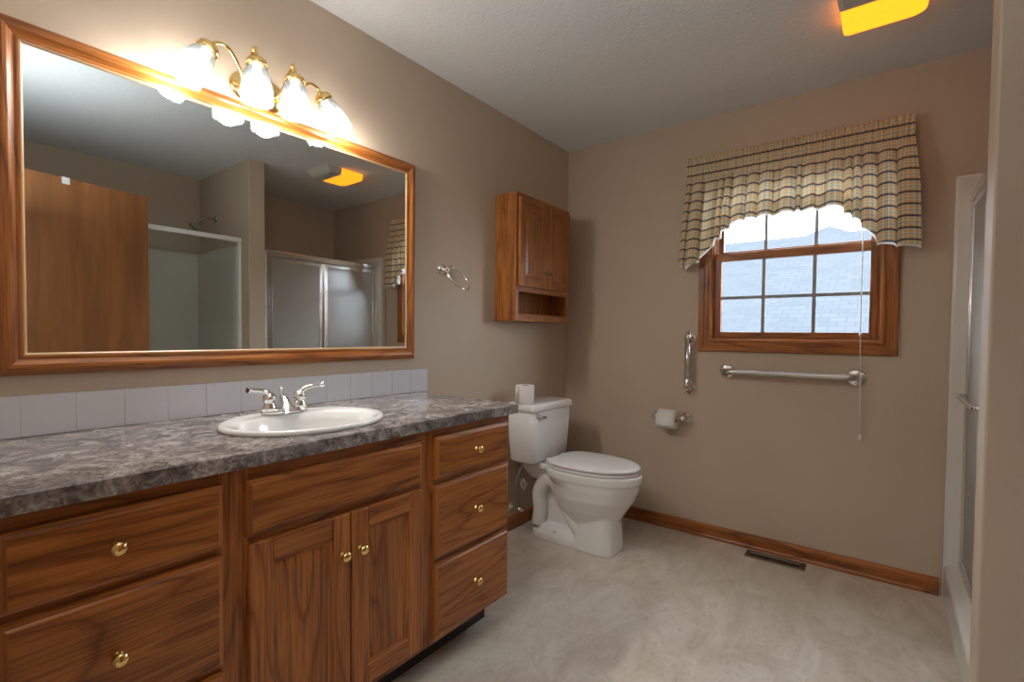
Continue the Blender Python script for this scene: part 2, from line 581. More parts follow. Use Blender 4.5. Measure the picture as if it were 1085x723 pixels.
# ------------------------------------------------------------------ window
win = bpy.data.objects.new('window_1', None); C.objects.link(win)
win['_base'] = [0, 0, 0]; win['kind'] = 'structure'; win['category'] = 'window'
win['label'] = 'oak framed double hung window with grey grilles'
bk = lambda a, b, h: (a, D - h, b)
cas = [(0, 0), (0, 0.016), (0.004, 0.019), (0.028, 0.019), (0.034, 0.015), (0.05, 0.015), (0.056, 0.019), (0.066, 0.019), (0.072, 0.014), (0.072, 0)]
for sd, q in rails(cas, 0.90, 1.82, 1.091, 2.162, bk).items():
    q.build('casing', OAK['X' if sd in 'BT' else 'Z'], win)
# jamb lining the opening
for nm, bx in (('L', (WX0, WX0 + 0.008, D + 0.001, D + 0.14, WZ0, WZ1)), ('R', (WX1 - 0.008, WX1, D + 0.001, D + 0.14, WZ0, WZ1)),
               ('B', (WX0 + 0.008, WX1 - 0.008, D + 0.001, D + 0.14, WZ0, WZ0 + 0.008)), ('T', (WX0 + 0.008, WX1 - 0.008, D + 0.001, D + 0.14, WZ1 - 0.008, WZ1))):
    MB().box(*bx).build('jamb', OAK['X' if nm in 'BT' else 'Z'], win)
for xa, xb in ((WX0 + 0.008, WX0 + 0.018), (WX1 - 0.018, WX1 - 0.008)):
    MB().box(xa, xb, D + 0.052, D + 0.10, 1.655, WZ1 - 0.008).build('jamb_liner', WHITEP, win)
def sash(x0, x1, z0, z1, y0, y1, bot, top, st, hz, name):
    s_ = MB().box(x0, x0 + st, y0, y1, z0, z1, 0.003).build(name, OAK['Z'], win)
    MB().box(x1 - st, x1, y0, y1, z0, z1, 0.003).build('stile', OAK['Z'], s_)
    MB().box(x0 + st, x1 - st, y0, y1, z0, z0 + bot, 0.003).build('rail', OAK['X'], s_)
    MB().box(x0 + st, x1 - st, y0, y1, z1 - top, z1, 0.003).build('rail', OAK['X'], s_)
    ym = (y0 + y1) / 2
    MB().box(x0 + st - 0.004, x1 - st + 0.004, ym - 0.002, ym + 0.002, z0 + bot - 0.004, z1 - top + 0.004).build('glass_pane', GLASS, s_)
    g = MB()
    for xm in (1.234, 1.472):
        g.box(xm - 0.0085, xm + 0.0085, ym - 0.010, ym - 0.004, z0 + bot, z1 - top)
    g.box(x0 + st, x1 - st, ym - 0.009, ym - 0.005, hz - 0.0085, hz + 0.0085)
    g.build('grille', MUNT, s_)
sash(WX0 + 0.008, WX1 - 0.008, WZ0 + 0.008, 1.648, D + 0.014, D + 0.046, 0.031, 0.044, 0.035, 1.395, 'lower_sash')
sash(WX0 + 0.018, WX1 - 0.018, 1.618, WZ1 - 0.008, D + 0.054, D + 0.086, 0.044, 0.044, 0.026, 1.86, 'upper_sash')

# ------------------------------------------------------------------ outside: neighbour's roof and lawn
def uvplane(name, quads, mat, parent, thick=0.1):
    """roof slabs: each quad is (eave a, eave b, ridge b, ridge a); uv in metres"""
    bm = bmesh.new()
    uvl = bm.loops.layers.uv.new('UVMap')
    for q in quads:
        P = [Vector(p) for p in q]
        n = (P[1] - P[0]).cross(P[-1] - P[0]).normalized()
        if n.z < 0: n = -n
        top = [bm.verts.new(p) for p in P]
        low = [bm.verts.new(p - n * thick) for p in P]
        f = bm.faces.new(top)
        ex = (P[1] - P[0]).normalized(); ey = n.cross(ex)
        for lp in f.loops:
            d = lp.vert.co - P[0]
            lp[uvl].uv = (d.dot(ex), d.dot(ey))
        bm.faces.new(low[::-1])
        for i in range(len(P)):
            j = (i + 1) % len(P)
            bm.faces.new([top[i], low[i], low[j], top[j]])
    me = bpy.data.meshes.new(name); bm.to_mesh(me); bm.free()
    me.materials.append(mat)
    o = bpy.data.objects.new(name, me); C.objects.link(o); o.parent = parent
    o.location = -Vector(parent['_base'])
    return o
hs = thing('neighbour_house', 'neighbouring house with pale blue grey shingle roof outside the window', 'house', (-2, 12, -1.0))
uvplane('roof', [((-12, 5.0, -0.35), (6, 5.0, -0.35), (6, 12, 3.31), (-12, 12, 3.31)),
                 ((6, 19.0, -0.35), (-12, 19.0, -0.35), (-12, 12, 3.31), (6, 12, 3.31))], SHINGLE, hs)
pk = (0.70, 13.4, 3.74)
uvplane('hip_roof', [((-1.35, 10.6, 2.35), (2.75, 10.6, 2.35), pk), ((2.75, 10.6, 2.35), (2.75, 16.2, 2.35), pk),
                     ((2.75, 16.2, 2.35), (-1.35, 16.2, 2.35), pk), ((-1.35, 16.2, 2.35), (-1.35, 10.6, 2.35), pk)], SHINGLE, hs, 0.02)
MB().box(-11.6, 5.6, 5.5, 18.5, -1.0, -0.25).build('wall', SIDING, hs)
struct('ground', MB().box(-25, 25, D + 0.3, 40, -1.1, -1.0), GRASS, label='lawn outside the window', cat='ground')

# ------------------------------------------------------------------ vanity cabinet
XF = 0.582      # face frame plane
van = thing('vanity_cabinet', 'long oak vanity cabinet with brass knobs under the marbled countertop', 'cabinet', (0.29, 0.80, 0))
VY0, VY1, VZ0, VZ1 = 0.088, 1.545, 0.130, ZC - 0.037
mb = MB()
mb.box(0.001, XF - 0.02, VY0, VY0 + 0.016, VZ0, VZ1); mb.box(0.001, XF - 0.02, VY1 - 0.016, VY1, VZ0, VZ1)
mb.box(0.001, XF - 0.02, VY0 + 0.016, VY1 - 0.016, VZ0, VZ0 + 0.016)
mb.box(0.001, 0.012, VY0 + 0.016, VY1 - 0.016, VZ0 + 0.016, VZ1)
mb.build('carcass', OAK['Z'], van)
for ya, yb in ((VY0, 0.130), (0.468, 0.538), (1.062, 1.138), (1.518, VY1)):
    MB().box(XF - 0.02, XF, ya, yb, VZ0, VZ1).build('face_stile', OAK['Z'], van)
for ya, yb, zs in ((0.130, 0.468, ((VZ0, 0.155), (0.405, 0.425), (0.672, 0.692), (0.825, VZ1))),
                   (0.538, 1.062, ((VZ0, 0.165), (0.66, 0.71), (0.82, VZ1))),
                   (1.138, 1.518, ((VZ0, 0.155), (0.405, 0.425), (0.672, 0.692), (0.825, VZ1)))):
    for za, zb in zs:
        MB().box(XF - 0.02, XF, ya, yb, za, zb).build('face_rail', OAK['Y'], van)
MB().box(0.02, 0.47, VY0 + 0.002, VY1 - 0.012, 0.0, VZ0).build('toe_kick', OAK['Y'], van)
MB().box(0.47, 0.474, VY0 + 0.002, VY1 - 0.012, 0.0, 0.1).build('vinyl_base', RUBBER, van)
SLAB = [(0.0, 0.0), (0.010, 0.0), (0.0125, 0.001), (0.0145, 0.007), (0.018, 0.010), (0.019, 0.012)]
def knob(x, y, z, parent, mat=BRASS, r=0.0145):
    MB().lathe([(0.0045, 0.0), (0.0095, 0.0005), (0.0095, 0.002), (0.005, 0.005), (0.0055, 0.012), (r * 0.75, 0.0155), (r, 0.020), (r * 0.93, 0.025), (r * 0.6, 0.0285), (0.001, 0.030)], (x, y, z), (1, 0, 0), 24).build('knob', mat, parent)
XD = XF + 0.0005
for (ya, yb) in ((0.122, 0.476), (1.131, 1.527)):
    for (za, zb) in ((0.690, 0.833), (0.420, 0.672), (0.150, 0.405)):
        d = front(MB(), XD, ya, yb, za, zb, SLAB).build('drawer', [OAK['Y'], OAKEDGE], van)
        zk = (za + zb) / 2
        knob(XD + 0.019, 0.5 * (ya + yb) - (0.018 if ya < 0.5 else 0), zk, d)
front(MB(), XD, 0.526, 1.071, 0.694, 0.828, SLAB).build('false_front', [OAK['Y'], OAKEDGE], van)
def panel_door(x, y0, y1, z0, z1, parent, mats, fw_=0.056, knob_at=None, kmat=BRASS, th=0.019, kr=0.0145):
    mb = MB()
    i = fw_
    # panel: recessed raised field
    front(mb, x + 0.003, y0 + i - 0.004, y1 - i + 0.004, z0 + i - 0.004, z1 - i + 0.004,
          [(0, 0), (0.005, 0), (0.005, 0.010), (0.0065, 0.013), (0.0095, 0.030), (0.0097, 0.031)])
    d = mb.build('door', [mats['Z'], mats['Z']], parent)
    def bevelbar(ya, yb, za, zb, name, mat, inner):
        # bar with eased outer edge and sloped inner edge
        q = MB()
        q.box(x, x + th, ya, yb, za, zb, 0.0035, 2)
        q.build(name, mat, d)
    bevelbar(y0, y0 + i, z0, z1, 'stile', mats['Z'], 1)
    bevelbar(y1 - i, y1, z0, z1, 'stile', mats['Z'], -1)
    bevelbar(y0 + i, y1 - i, z0, z0 + i, 'rail', mats['Y'], 1)
    bevelbar(y0 + i, y1 - i, z1 - i, z1, 'rail', mats['Y'], -1)
    # sloped bead round the opening
    prof = [(-0.003, 0.0), (-0.003, th - 0.003), (0.0, th - 0.003), (0.004, th - 0.006), (0.012, 0.009), (0.012, 0.0)]
    lw = lambda a, b, h: (x + h, a, b)
    for sd, r in rails(prof, y0 + i, y1 - i, z0 + i, z1 - i, lw).items():
        r.build('bead', mats['Y' if sd in 'BT' else 'Z'], d)
    if knob_at:
        knob(x + th, *knob_at, d, kmat, kr)
    return d
panel_door(XD, 0.531, 0.803, 0.157, 0.676, van, OAK, knob_at=(0.777, 0.567))
panel_door(XD, 0.807, 1.072, 0.157, 0.676, van, OAK, knob_at=(0.834, 0.567))

# countertop with the sink cut-out
SX, SY, SA, SB = 0.352, 0.818, 0.205, 0.245
def counter():
    mb = MB()
    n = 64
    x0, x1, y0, y1, z0, z1 = 0.002, 0.609, 0.083, 1.571, ZC - 0.036, ZC
    def outer(t, ins=0):
        # ray from the sink centre to the rectangle
        dx, dy = math.cos(t), math.sin(t)
        xa, xb, ya, yb = x0 + ins, x1 - ins, y0 + ins, y1 - ins
        k = 1e9
        if dx > 1e-9: k = min(k, (xb - SX) / dx)
        if dx < -1e-9: k = min(k, (xa - SX) / dx)
        if dy > 1e-9: k = min(k, (yb - SY) / dy)
        if dy < -1e-9: k = min(k, (ya - SY) / dy)
        return SX + dx * k, SY + dy * k
    ts = sorted([2 * math.pi * i / n for i in range(n)] + [math.atan2(b - SY, a - SX) % (2 * math.pi) for a in (x0, x1) for b in (y0, y1)])
    hole = lambda t: (SX + (SA - 0.02) * math.cos(math.atan2(math.sin(t) / (SB), math.cos(t) / (SA))), SY + (SB - 0.02) * math.sin(math.atan2(math.sin(t) / (SB), math.cos(t) / (SA))))
    rings = [[(*hole(t), z0) for t in ts], [(*hole(t), z1) for t in ts],
             [(*outer(t, 0.003), z1) for t in ts], [(*outer(t), z1 - 0.003) for t in ts], [(*outer(t), z0) for t in ts]]
    mb.loft(rings, False, False, smooth=False)
    a = rings[-1]; b = rings[0]
    mb.loft([a, b], False, False, smooth=False)
    bmesh.ops.remove_doubles(mb.bm, verts=mb.bm.verts, dist=1e-6)
    return mb
tag(counter().build('countertop', COUNTER), 'grey brown marbled laminate countertop along the vanity wall', 'countertop')

# tile backsplash
mb = MB()
mb.mi = 1
mb.box(0.0005, 0.0072, 0.086, 1.641, ZC + 0.0005, ZC + 0.1065)
mb.mi = 0
y = 1.642
while y > 0.10:
    ya = max(y - 0.1085, 0.086)
    mb.box(0.001, 0.0085, ya + 0.0007, y - 0.0007, ZC + 0.0006, ZC + 0.1078, 0.0012)
    y -= 0.1085
tag(mb.build('tile_backsplash', [TILE, GROUT]), 'single row of white ceramic tiles behind the sink', 'backsplash')

# ------------------------------------------------------------------ sink and faucet
snk = thing('sink', 'oval white drop-in porcelain sink set in the marbled countertop', 'sink', (SX, SY, ZC))
def ell(a, b, z, cx=SX, n=64):
    return [(cx + a * math.cos(t), SY + b * math.sin(t), z) for t in [2 * math.pi * k / n for k in range(n)]]
mb = MB()
z = ZC + 0.0005
BX = SX + 0.022
mb.loft([ell(SA - 0.003, SB - 0.003, z), ell(SA, SB, z + 0.004), ell(SA - 0.001, SB - 0.001, z + 0.010), ell(SA - 0.006, SB - 0.006, z + 0.014), ell(SA - 0.012, SB - 0.012, z + 0.0145),
         ell(SA - 0.048, SB - 0.03, z + 0.012, BX), ell(SA - 0.058, SB - 0.04, z + 0.006, BX), ell(SA - 0.066, SB - 0.05, z - 0.02, BX), ell(SA - 0.078, SB - 0.064, z - 0.07, BX), ell(SA - 0.105, SB - 0.10, z - 0.115, BX), ell(SA - 0.15, SB - 0.16, z - 0.135, BX), ell(0.022, 0.022, z - 0.142, BX),
         ell(0.022, 0.022, z - 0.155, BX), ell(SA - 0.10, SB - 0.09, z - 0.135, BX), ell(SA - 0.06, SB - 0.045, z - 0.07, BX), ell(SA - 0.03, SB - 0.026, z - 0.01), ell(SA - 0.024, SB - 0.024, z)], False, False)
mb.build('basin', PORC, snk)
MB().lathe([(0.020, -0.142), (0.020, -0.139), (0.014, -0.138), (0.012, -0.141), (0.001, -0.141)], (BX, SY, z)).build('drain', CHROME, snk)
fx, fy, fz = 0.205, 0.825, ZC + 0.0145
fau = thing('faucet', 'chrome two handle centerset faucet on the back of the sink', 'faucet', (fx, fy, fz))
mb = MB()
mb.loft([[(fx + (0.026) * math.cos(t) * k, fy + 0.078 * k * math.copysign(abs(math.sin(t)) ** 0.7, math.sin(t)), fz + h) for t in [2 * math.pi * q / 40 for q in range(40)]] for k, h in ((1, 0), (1, 0.008), (0.93, 0.013), (0.80, 0.015))])
mb.build('base_plate', CHROME, fau)
# spout: broad sloped body
mb = MB()
rings = []
for dx, hw, top in ((-0.024, 0.008, 0.052), (-0.019, 0.012, 0.060), (-0.008, 0.016, 0.061), (0.008, 0.020, 0.053), (0.028, 0.025, 0.038), (0.048, 0.029, 0.023), (0.060, 0.030, 0.013), (0.064, 0.027, 0.009)):
    rings.append([(fx + dx - 0.004 + (0.012 if k in (0, 16) else 0), fy + hw * math.cos(math.pi * k / 16), fz + 0.004 + (top - 0.004) * math.sin(math.pi * k / 16) ** 0.8) for k in range(17)])
mb.loft(rings)
mb.build('spout', CHROME, fau)
MB().lathe([(0.003, 0), (0.003, 0.055), (0.006, 0.058), (0.0075, 0.064), (0.005, 0.070), (0.0008, 0.072)], (fx - 0.022, fy, fz + 0.01)).build('lift_rod', CHROME, fau)
for sgn in (-1, 1):
    hy = fy + sgn * 0.051
    mb = MB()
    mb.lathe([(0.024, 0.010), (0.021, 0.024), (0.016, 0.034), (0.0155, 0.038), (0.020, 0.043), (0.021, 0.052), (0.017, 0.062), (0.009, 0.068), (0.001, 0.070)], (fx, hy, fz))
    lev = smoothpath([(fx, hy, fz + 0.060), (fx + 0.006, hy + sgn * 0.016, fz + 0.074), (fx + 0.012, hy + sgn * 0.038, fz + 0.080), (fx + 0.018, hy + sgn * 0.066, fz + 0.083), (fx + 0.021, hy + sgn * 0.076, fz + 0.085)], 6)
    mb.tube(lev, [0.010 - 0.004 * min(1, i / 14) + (0.003 if i > 18 else 0) for i in range(len(lev))])
    mb.build('handle', CHROME, fau)

# ------------------------------------------------------------------ mirror
MY0, MY1, MZ0, MZ1 = 0.188, 1.5505, 1.0594, 1.9588
mir = thing('wall_mirror', 'large oak framed mirror above the sink', 'mirror', (0.0, 0.87, MZ0))
MB().box(0.002, 0.0158, MY0 + 0.05, MY1 - 0.05, MZ0 + 0.04, MZ1 - 0.04).build('mirror_glass', MIRROR, mir)
lw = lambda a, b, h: (h, a, b)
FP = [(0, 0.001), (0, 0.014), (0.003, 0.019), (0.012, 0.026), (0.020, 0.0285), (0.028, 0.027), (0.036, 0.022), (0.041, 0.0195), (0.046, 0.021), (0.0505, 0.0205), (0.0505, 0.001)]
LP = [(0.0505, 0.001), (0.0505, 0.0195), (0.054, 0.0195), (0.0575, 0.0165), (0.0575, 0.001)]
for sd, q in rails(FP, MY0, MY1, MZ0, MZ1, lw).items():
    r = q.build('frame_rail', OAK['Y' if sd in 'BT' else 'Z'], mir)
    rails(LP, MY0, MY1, MZ0, MZ1, lw, sd)[sd].build('inner_lip', GOLDLIP, r)

# ------------------------------------------------------------------ vanity light
LY, LX = 0.845, 0.121
vl = thing('vanity_light', 'brass four arm vanity light with frosted glass shades above the mirror', 'wall light', (0, LY, 2.01))
mb = MB()
rings = []
for k, h in ((1, 0.0005), (1, 0.006), (0.9, 0.012), (0.8, 0.014), (0.7, 0.022), (0.3, 0.028)):
    rings.append([(h, LY + 0.10 * k * math.cos(t), 2.015 + 0.06 * k * math.sin(t)) for t in [2 * math.pi * q / 48 for q in range(48)]])
mb.loft(rings)
mb.build('backplate', BRASS, vl)
MB().lathe([(0.014, 0.02), (0.018, 0.03), (0.012, 0.042), (0.001, 0.048)], (0, LY, 2.015), (1, 0, 0)).build('finial', BRASS, vl)
ALU = simple('bright_aluminium', (0.80, 0.80, 0.80), 0.22, 1.0)
SH = [(0.0270, 0.0), (0.0290, 0.010), (0.0370, 0.030), (0.0440, 0.058), (0.0485, 0.086), (0.0492, 0.106), (0.0475, 0.118), (0.0495, 0.126)]
for yo, tilt in ((-0.196, -0.54), (-0.065, 0.0), (0.065, 0.0), (0.194, 0.64)):
    cup = Vector((0.086 if abs(yo) > 0.1 else LX, LY + yo, 2.048 if abs(yo) > 0.1 else 2.052))
    ax = Vector((0, math.sin(tilt), -math.cos(tilt)))
    s0 = -1 if yo < 0 else 1
    start = Vector((0.018, LY + (0.5 * yo if abs(yo) < 0.1 else s0 * 0.06), 2.01))
    topc = cup - ax * 0.020
    if abs(yo) > 0.1:
        pth = [start, start + Vector((0.045, s0 * 0.015, -0.02)), Vector((0.075, LY + yo * 0.50, 2.036)), Vector((0.085, LY + yo * 0.70, 2.080)), topc - ax * 0.016 + Vector((0, -s0 * 0.004, 0)), topc]
    else:
        pth = [start, start + Vector((0.04, 0, -0.015)), Vector((LX * 0.55, LY + yo * 0.9, 2.050)), Vector((LX * 0.78, LY + yo, 2.100)), topc - ax * 0.030 + Vector((-0.006, 0, 0)), topc]
    arm = MB().tube(smoothpath(pth, 8), 0.0058, 12).build('arm', BRASS, vl)
    MB().lathe([(0.004, -0.030), (0.007, -0.026), (0.010, -0.02), (0.022, -0.016), (0.030, -0.008), (0.033, 0.0), (0.034, 0.008), (0.031, 0.008), (0.030, 0.0), (0.02, -0.010)], cup, ax, 32).build('socket_cup', BRASS, arm)
    sh = MB().lathe([(r, h + 0.002) for r, h in SH] + [(r - 0.003, h + 0.002) for r, h in SH[::-1]], cup, ax, 64, False, rib=0.022, ribn=14).build('shade', SHADE, arm)
    MB().lathe([(0.012, 0.0), (0.013, 0.022), (0.022, 0.045), (0.026, 0.062), (0.022, 0.078), (0.010, 0.088), (0.001, 0.090)], cup, ax, 24).build('bulb', BULB, arm)
    pl = bpy.data.lights.new('bulb_light', 'POINT')
    pl.energy = BULB_W; pl.color = (1.0, 0.95, 0.89); pl.shadow_soft_size = 0.04
    po = bpy.data.objects.new('bulb_light', pl); C.objects.link(po)
    po.parent = arm
    po.location = cup + ax * 0.108 - Vector(vl['_base'])

# ------------------------------------------------------------------ towel ring
tr = thing('towel_ring', 'small chrome towel ring on the wall right of the mirror', 'towel ring', (0, 1.745, 1.495))
MB().lathe([(0.030, 0.0005), (0.030, 0.004), (0.026, 0.008), (0.021, 0.010), (0.012, 0.014), (0.009, 0.026), (0.011, 0.032), (0.014, 0.038), (0.011, 0.045), (0.001, 0.048)], (0, 1.745, 1.495), (1, 0, 0)).build('rosette', CHROME, tr)
mb = MB()
e1 = Vector((0.487, 0.475, -0.73)).normalized()
e2 = Vector((-0.40, 0.85, 0.38)); e2 = (e2 - e1 * e2.dot(e1)).normalized()
RR = 0.073
RC = Vector((0.042, 1.735, 1.490)) + (e1 * 0.86 + e2 * 0.5) * RR
N = 64
mb.tube([RC + e1 * RR * math.cos(q) + e2 * RR * math.sin(q) for q in [2 * math.pi * k / N for k in range(N + 1)]], 0.0048, 12, False)
mb.build('ring', CHROME, tr)

# ------------------------------------------------------------------ wall cabinet over the toilet
mc = thing('wall_cabinet', 'oak two door wall cabinet with open cubby above the toilet', 'cabinet', (0, 2.445, 1.252))
cy0, cy1, cz0, cz1, cd_ = 2.163, 2.728, 1.252, 1.962, 0.148
for ya, yb in ((cy0, cy0 + 0.014), (cy1 - 0.014, cy1)):
    MB().box(0.001, cd_ - 0.018, ya, yb, cz0, cz1).build('side_panel', MED['Z'], mc)
for nm, za, zb in (('bottom_panel', cz0, cz0 + 0.014), ('top_panel', cz1 - 0.014, cz1), ('shelf', 1.432, 1.445)):
    MB().box(0.001, cd_ - 0.018, cy0 + 0.014, cy1 - 0.014, za, zb).build(nm, MED['Y'], mc)
MB().box(0.001, 0.008, cy0 + 0.014, cy1 - 0.014, cz0 + 0.014, cz1 - 0.014).build('back_panel', MED['Z'], mc)
for ya, yb in ((cy0, cy0 + 0.028), (cy1 - 0.032, cy1)):
    MB().box(cd_ - 0.018, cd_, ya, yb, cz0, cz1, 0.0015).build('face_stile', MED['Z'], mc)
for za, zb in ((cz0, 1.292), (1.416, 1.462), (1.93, cz1)):
    MB().box(cd_ - 0.018, cd_, cy0 + 0.028, cy1 - 0.032, za, zb, 0.0015).build('face_rail', MED['Y'], mc)
panel_door(cd_ + 0.0005, 2.180, 2.4445, 1.445, 1.938, mc, MED, 0.05, (2.424, 1.535), DARKBRASS, 0.018, 0.012)
panel_door(cd_ + 0.0005, 2.4475, 2.712, 1.445, 1.938, mc, MED, 0.05, (2.468, 1.535), DARKBRASS, 0.018, 0.012)

# ------------------------------------------------------------------ toilet
TY = 2.44
toi = thing('toilet', 'white two piece toilet with closed lid in the corner', 'toilet', (0.4, TY, 0))
def egg(xb, xf, hw, z, xc=None, e=2.0, n=48, eb=None):
    xc = xc if xc is not None else xb + (xf - xb) * 0.45
    r = []
    for k in range(n):
        t = 2 * math.pi * k / n
        c, s = math.cos(t), math.sin(t)
        ee = e if c > 0 else (eb or e)
        cx = math.copysign(abs(c) ** (2 / ee), c); sy = math.copysign(abs(s) ** (2 / ee), s)
        r.append((xc + (xf - xc if c > 0 else xc - xb) * cx, TY + hw * sy, z))
    return r
mb = MB()
# bowl
mb.loft([egg(0.36, 0.60, 0.07, 0.08), egg(0.32, 0.64, 0.110, 0.15), egg(0.28, 0.685, 0.148, 0.22), egg(0.26, 0.732, 0.174, 0.29), egg(0.25, 0.755, 0.183, 0.35), egg(0.245, 0.762, 0.185, 0.385, eb=3.0), egg(0.235, 0.770, 0.190, 0.392, eb=3), egg(0.235, 0.772, 0.191, 0.425, eb=3), egg(0.24, 0.768, 0.187, 0.435, eb=3)])
# pedestal front
mb.loft([egg(0.405, 0.658, 0.120, 0.0, e=3.2), egg(0.405, 0.657, 0.119, 0.02, e=3.2), egg(0.41, 0.652, 0.113, 0.12, e=3.0), egg(0.41, 0.648, 0.112, 0.21, e=2.8), egg(0.42, 0.645, 0.108, 0.27, e=2.6)])
# foot flange and core
mb.loft([egg(0.125, 0.56, 0.118, 0.0, 0.3, e=3.5), egg(0.125, 0.56, 0.116, 0.035, 0.3, e=3.5), egg(0.15, 0.55, 0.10, 0.062, 0.3, e=3.2), egg(0.17, 0.55, 0.075, 0.085, 0.3, e=3)])
mb.loft([egg(0.165, 0.5, 0.050, 0.05, 0.3, e=3), egg(0.155, 0.5, 0.046, 0.25, 0.3, e=3), egg(0.12, 0.5, 0.08, 0.40, 0.3, e=3)])
# tank shelf
mb.loft([egg(0.10, 0.34, 0.075, 0.33, 0.2, e=5), egg(0.05, 0.34, 0.105, 0.39, 0.2, e=5), egg(0.04, 0.34, 0.12, 0.41, 0.2, e=5), egg(0.04, 0.34, 0.12, 0.436, 0.2, e=5)])
# visible trapway on both sides
for sg in (-1, 1):
    tp_ = smoothpath([(0.47, TY + sg * 0.058, 0.075), (0.43, TY + sg * 0.074, 0.12), (0.365, TY + sg * 0.074, 0.22), (0.30, TY + sg * 0.072, 0.325), (0.235, TY + sg * 0.070, 0.335), (0.185, TY + sg * 0.074, 0.26), (0.19, TY + sg * 0.076, 0.17), (0.175, TY + sg * 0.076, 0.07)], 8)
    mb.tube(tp_, [0.036 + 0.008 * math.sin(math.pi * i / (len(tp_) - 1)) for i in range(len(tp_))], 16)
bowl = mb.build('bowl', PORC, toi)
rm = bowl.modifiers.new('Remesh', 'REMESH'); rm.mode = 'VOXEL'; rm.voxel_size = 0.0055; rm.use_smooth_shade = True
sm = bowl.modifiers.new('Smooth', 'SMOOTH'); sm.factor = 0.5; sm.iterations = 3
for sg in (-1, 1):
    MB().sphere((0.31, TY + sg * 0.098, 0.062), 0.012, (1, 1, 0.9)).build('bolt_cap', PORC, toi)
# tank
def rrect(x0, x1, y0, y1, z, r, n=6):
    out = []
    for (cx, cy, a0) in ((x1 - r, y1 - r, 0), (x0 + r, y1 - r, 90), (x0 + r, y0 + r, 180), (x1 - r, y0 + r, 270)):
        for k in range(n + 1):
            a = math.radians(a0 + 90 * k / n)
            out.append((cx + r * math.cos(a), cy + r * math.sin(a), z))
    return out
MB().loft([rrect(0.05, 0.205, 2.262, 2.618, 0.437, 0.03), rrect(0.04, 0.22, 2.25, 2.63, 0.452, 0.03), rrect(0.032, 0.226, 2.240, 2.640, 0.60, 0.03), rrect(0.03, 0.230, 2.235, 2.645, 0.737, 0.03)]).build('tank', PORC, toi)
MB().loft([rrect(0.026, 0.236, 2.230, 2.650, 0.738, 0.03), rrect(0.022, 0.242, 2.224, 2.656, 0.744, 0.032), rrect(0.022, 0.242, 2.224, 2.656, 0.766, 0.032), rrect(0.027, 0.237, 2.229, 2.651, 0.776, 0.03), rrect(0.045, 0.22, 2.247, 2.633, 0.782, 0.025)]).build('tank_lid', PORC, toi)
mb = MB()
mb.lathe([(0.010, 0.0), (0.012, 0.004), (0.011, 0.012), (0.004, 0.014)], (0.229, 2.272, 0.715), (1, 0, 0))
mb.tube([(0.240, 2.272, 0.715), (0.246, 2.288, 0.713), (0.248, 2.325, 0.706)], [0.005, 0.006, 0.0075])
mb.build('flush_lever', CHROME, toi)
# seat and lid
mb = MB()
mb.loft([egg(0.27, 0.757, 0.182, 0.437, eb=3.4), egg(0.265, 0.760, 0.185, 0.441, eb=3.4), egg(0.265, 0.760, 0.185, 0.449, eb=3.4), egg(0.27, 0.757, 0.182, 0.453, eb=3.4)])
mb.build('seat', SEATP, toi)
mb = MB()
mb.loft([egg(0.268, 0.757, 0.182, 0.457, eb=3.6), egg(0.262, 0.762, 0.187, 0.461, eb=3.6), egg(0.262, 0.762, 0.187, 0.468, eb=3.6), egg(0.270, 0.756, 0.181, 0.474, eb=3.6), egg(0.30, 0.73, 0.155, 0.478, eb=3.6), egg(0.38, 0.64, 0.08, 0.481, eb=3.6)])
mb.build('lid', SEATP, toi)
for sg in (-1, 1):
    MB().box(0.236, 0.272, TY + sg * 0.075 - 0.018, TY + sg * 0.075 + 0.018, 0.434, 0.466, 0.006).build('hinge', SEATP, toi)

# water supply valve with hose and paper tag
sv = thing('supply_valve', 'chrome water valve with grey hose under the toilet tank', 'valve', (0.0, 2.31, 0.14))
MB().lathe([(0.026, 0.0125), (0.026, 0.016), (0.012, 0.02), (0.008, 0.022), (0.008, 0.06), (0.012, 0.062), (0.012, 0.09), (0.004, 0.092)], (0, 2.315, 0.145), (1, 0, 0)).build('stop_valve', CHROME, sv)
MB().sphere((0.098, 2.315, 0.145), 0.016, (0.5, 1.3, 0.8)).build('valve_handle', CHROME, sv)
MB().tube(smoothpath([(0.075, 2.315, 0.155), (0.075, 2.300, 0.20), (0.085, 2.27, 0.27), (0.09, 2.275, 0.34), (0.10, 2.300, 0.40), (0.10, 2.31, 0.4365)], 8), 0.0055, 10).build('hose', BRAID, sv)
tg = thing('paper_tag', 'white printed paper tag hanging from the toilet supply hose', 'tag', (0.1, 2.30, 0.28))
rot = Matrix.Rotation(0.75, 4, 'X')
mb = MB(); mb.box(0.1, 0.1008, -0.024, 0.024, -0.066, 0.0, 0.0002)
bmesh.ops.rotate(mb.bm, verts=mb.bm.verts, cent=(0, 0, 0), matrix=rot.to_3x3())
bmesh.ops.translate(mb.bm, verts=mb.bm.verts, vec=(0, 2.300, 0.318))
mb.build('card', TAGM, tg)
mb = MB()
for k in range(5):
    mb.box(0.1009, 0.1011, -0.015, 0.013 - 0.004 * (k % 2), -0.018 - 0.007 * k, -0.0155 - 0.007 * k)
bmesh.ops.rotate(mb.bm, verts=mb.bm.verts, cent=(0, 0, 0), matrix=rot.to_3x3())
bmesh.ops.translate(mb.bm, verts=mb.bm.verts, vec=(0, 2.300, 0.318))
mb.build('print', INK, tg)
MB().tube(smoothpath([(0.1, 2.300, 0.316), (0.098, 2.288, 0.332), (0.094, 2.276, 0.335)], 6), 0.0012, 6).build('string', TAGM, tg)

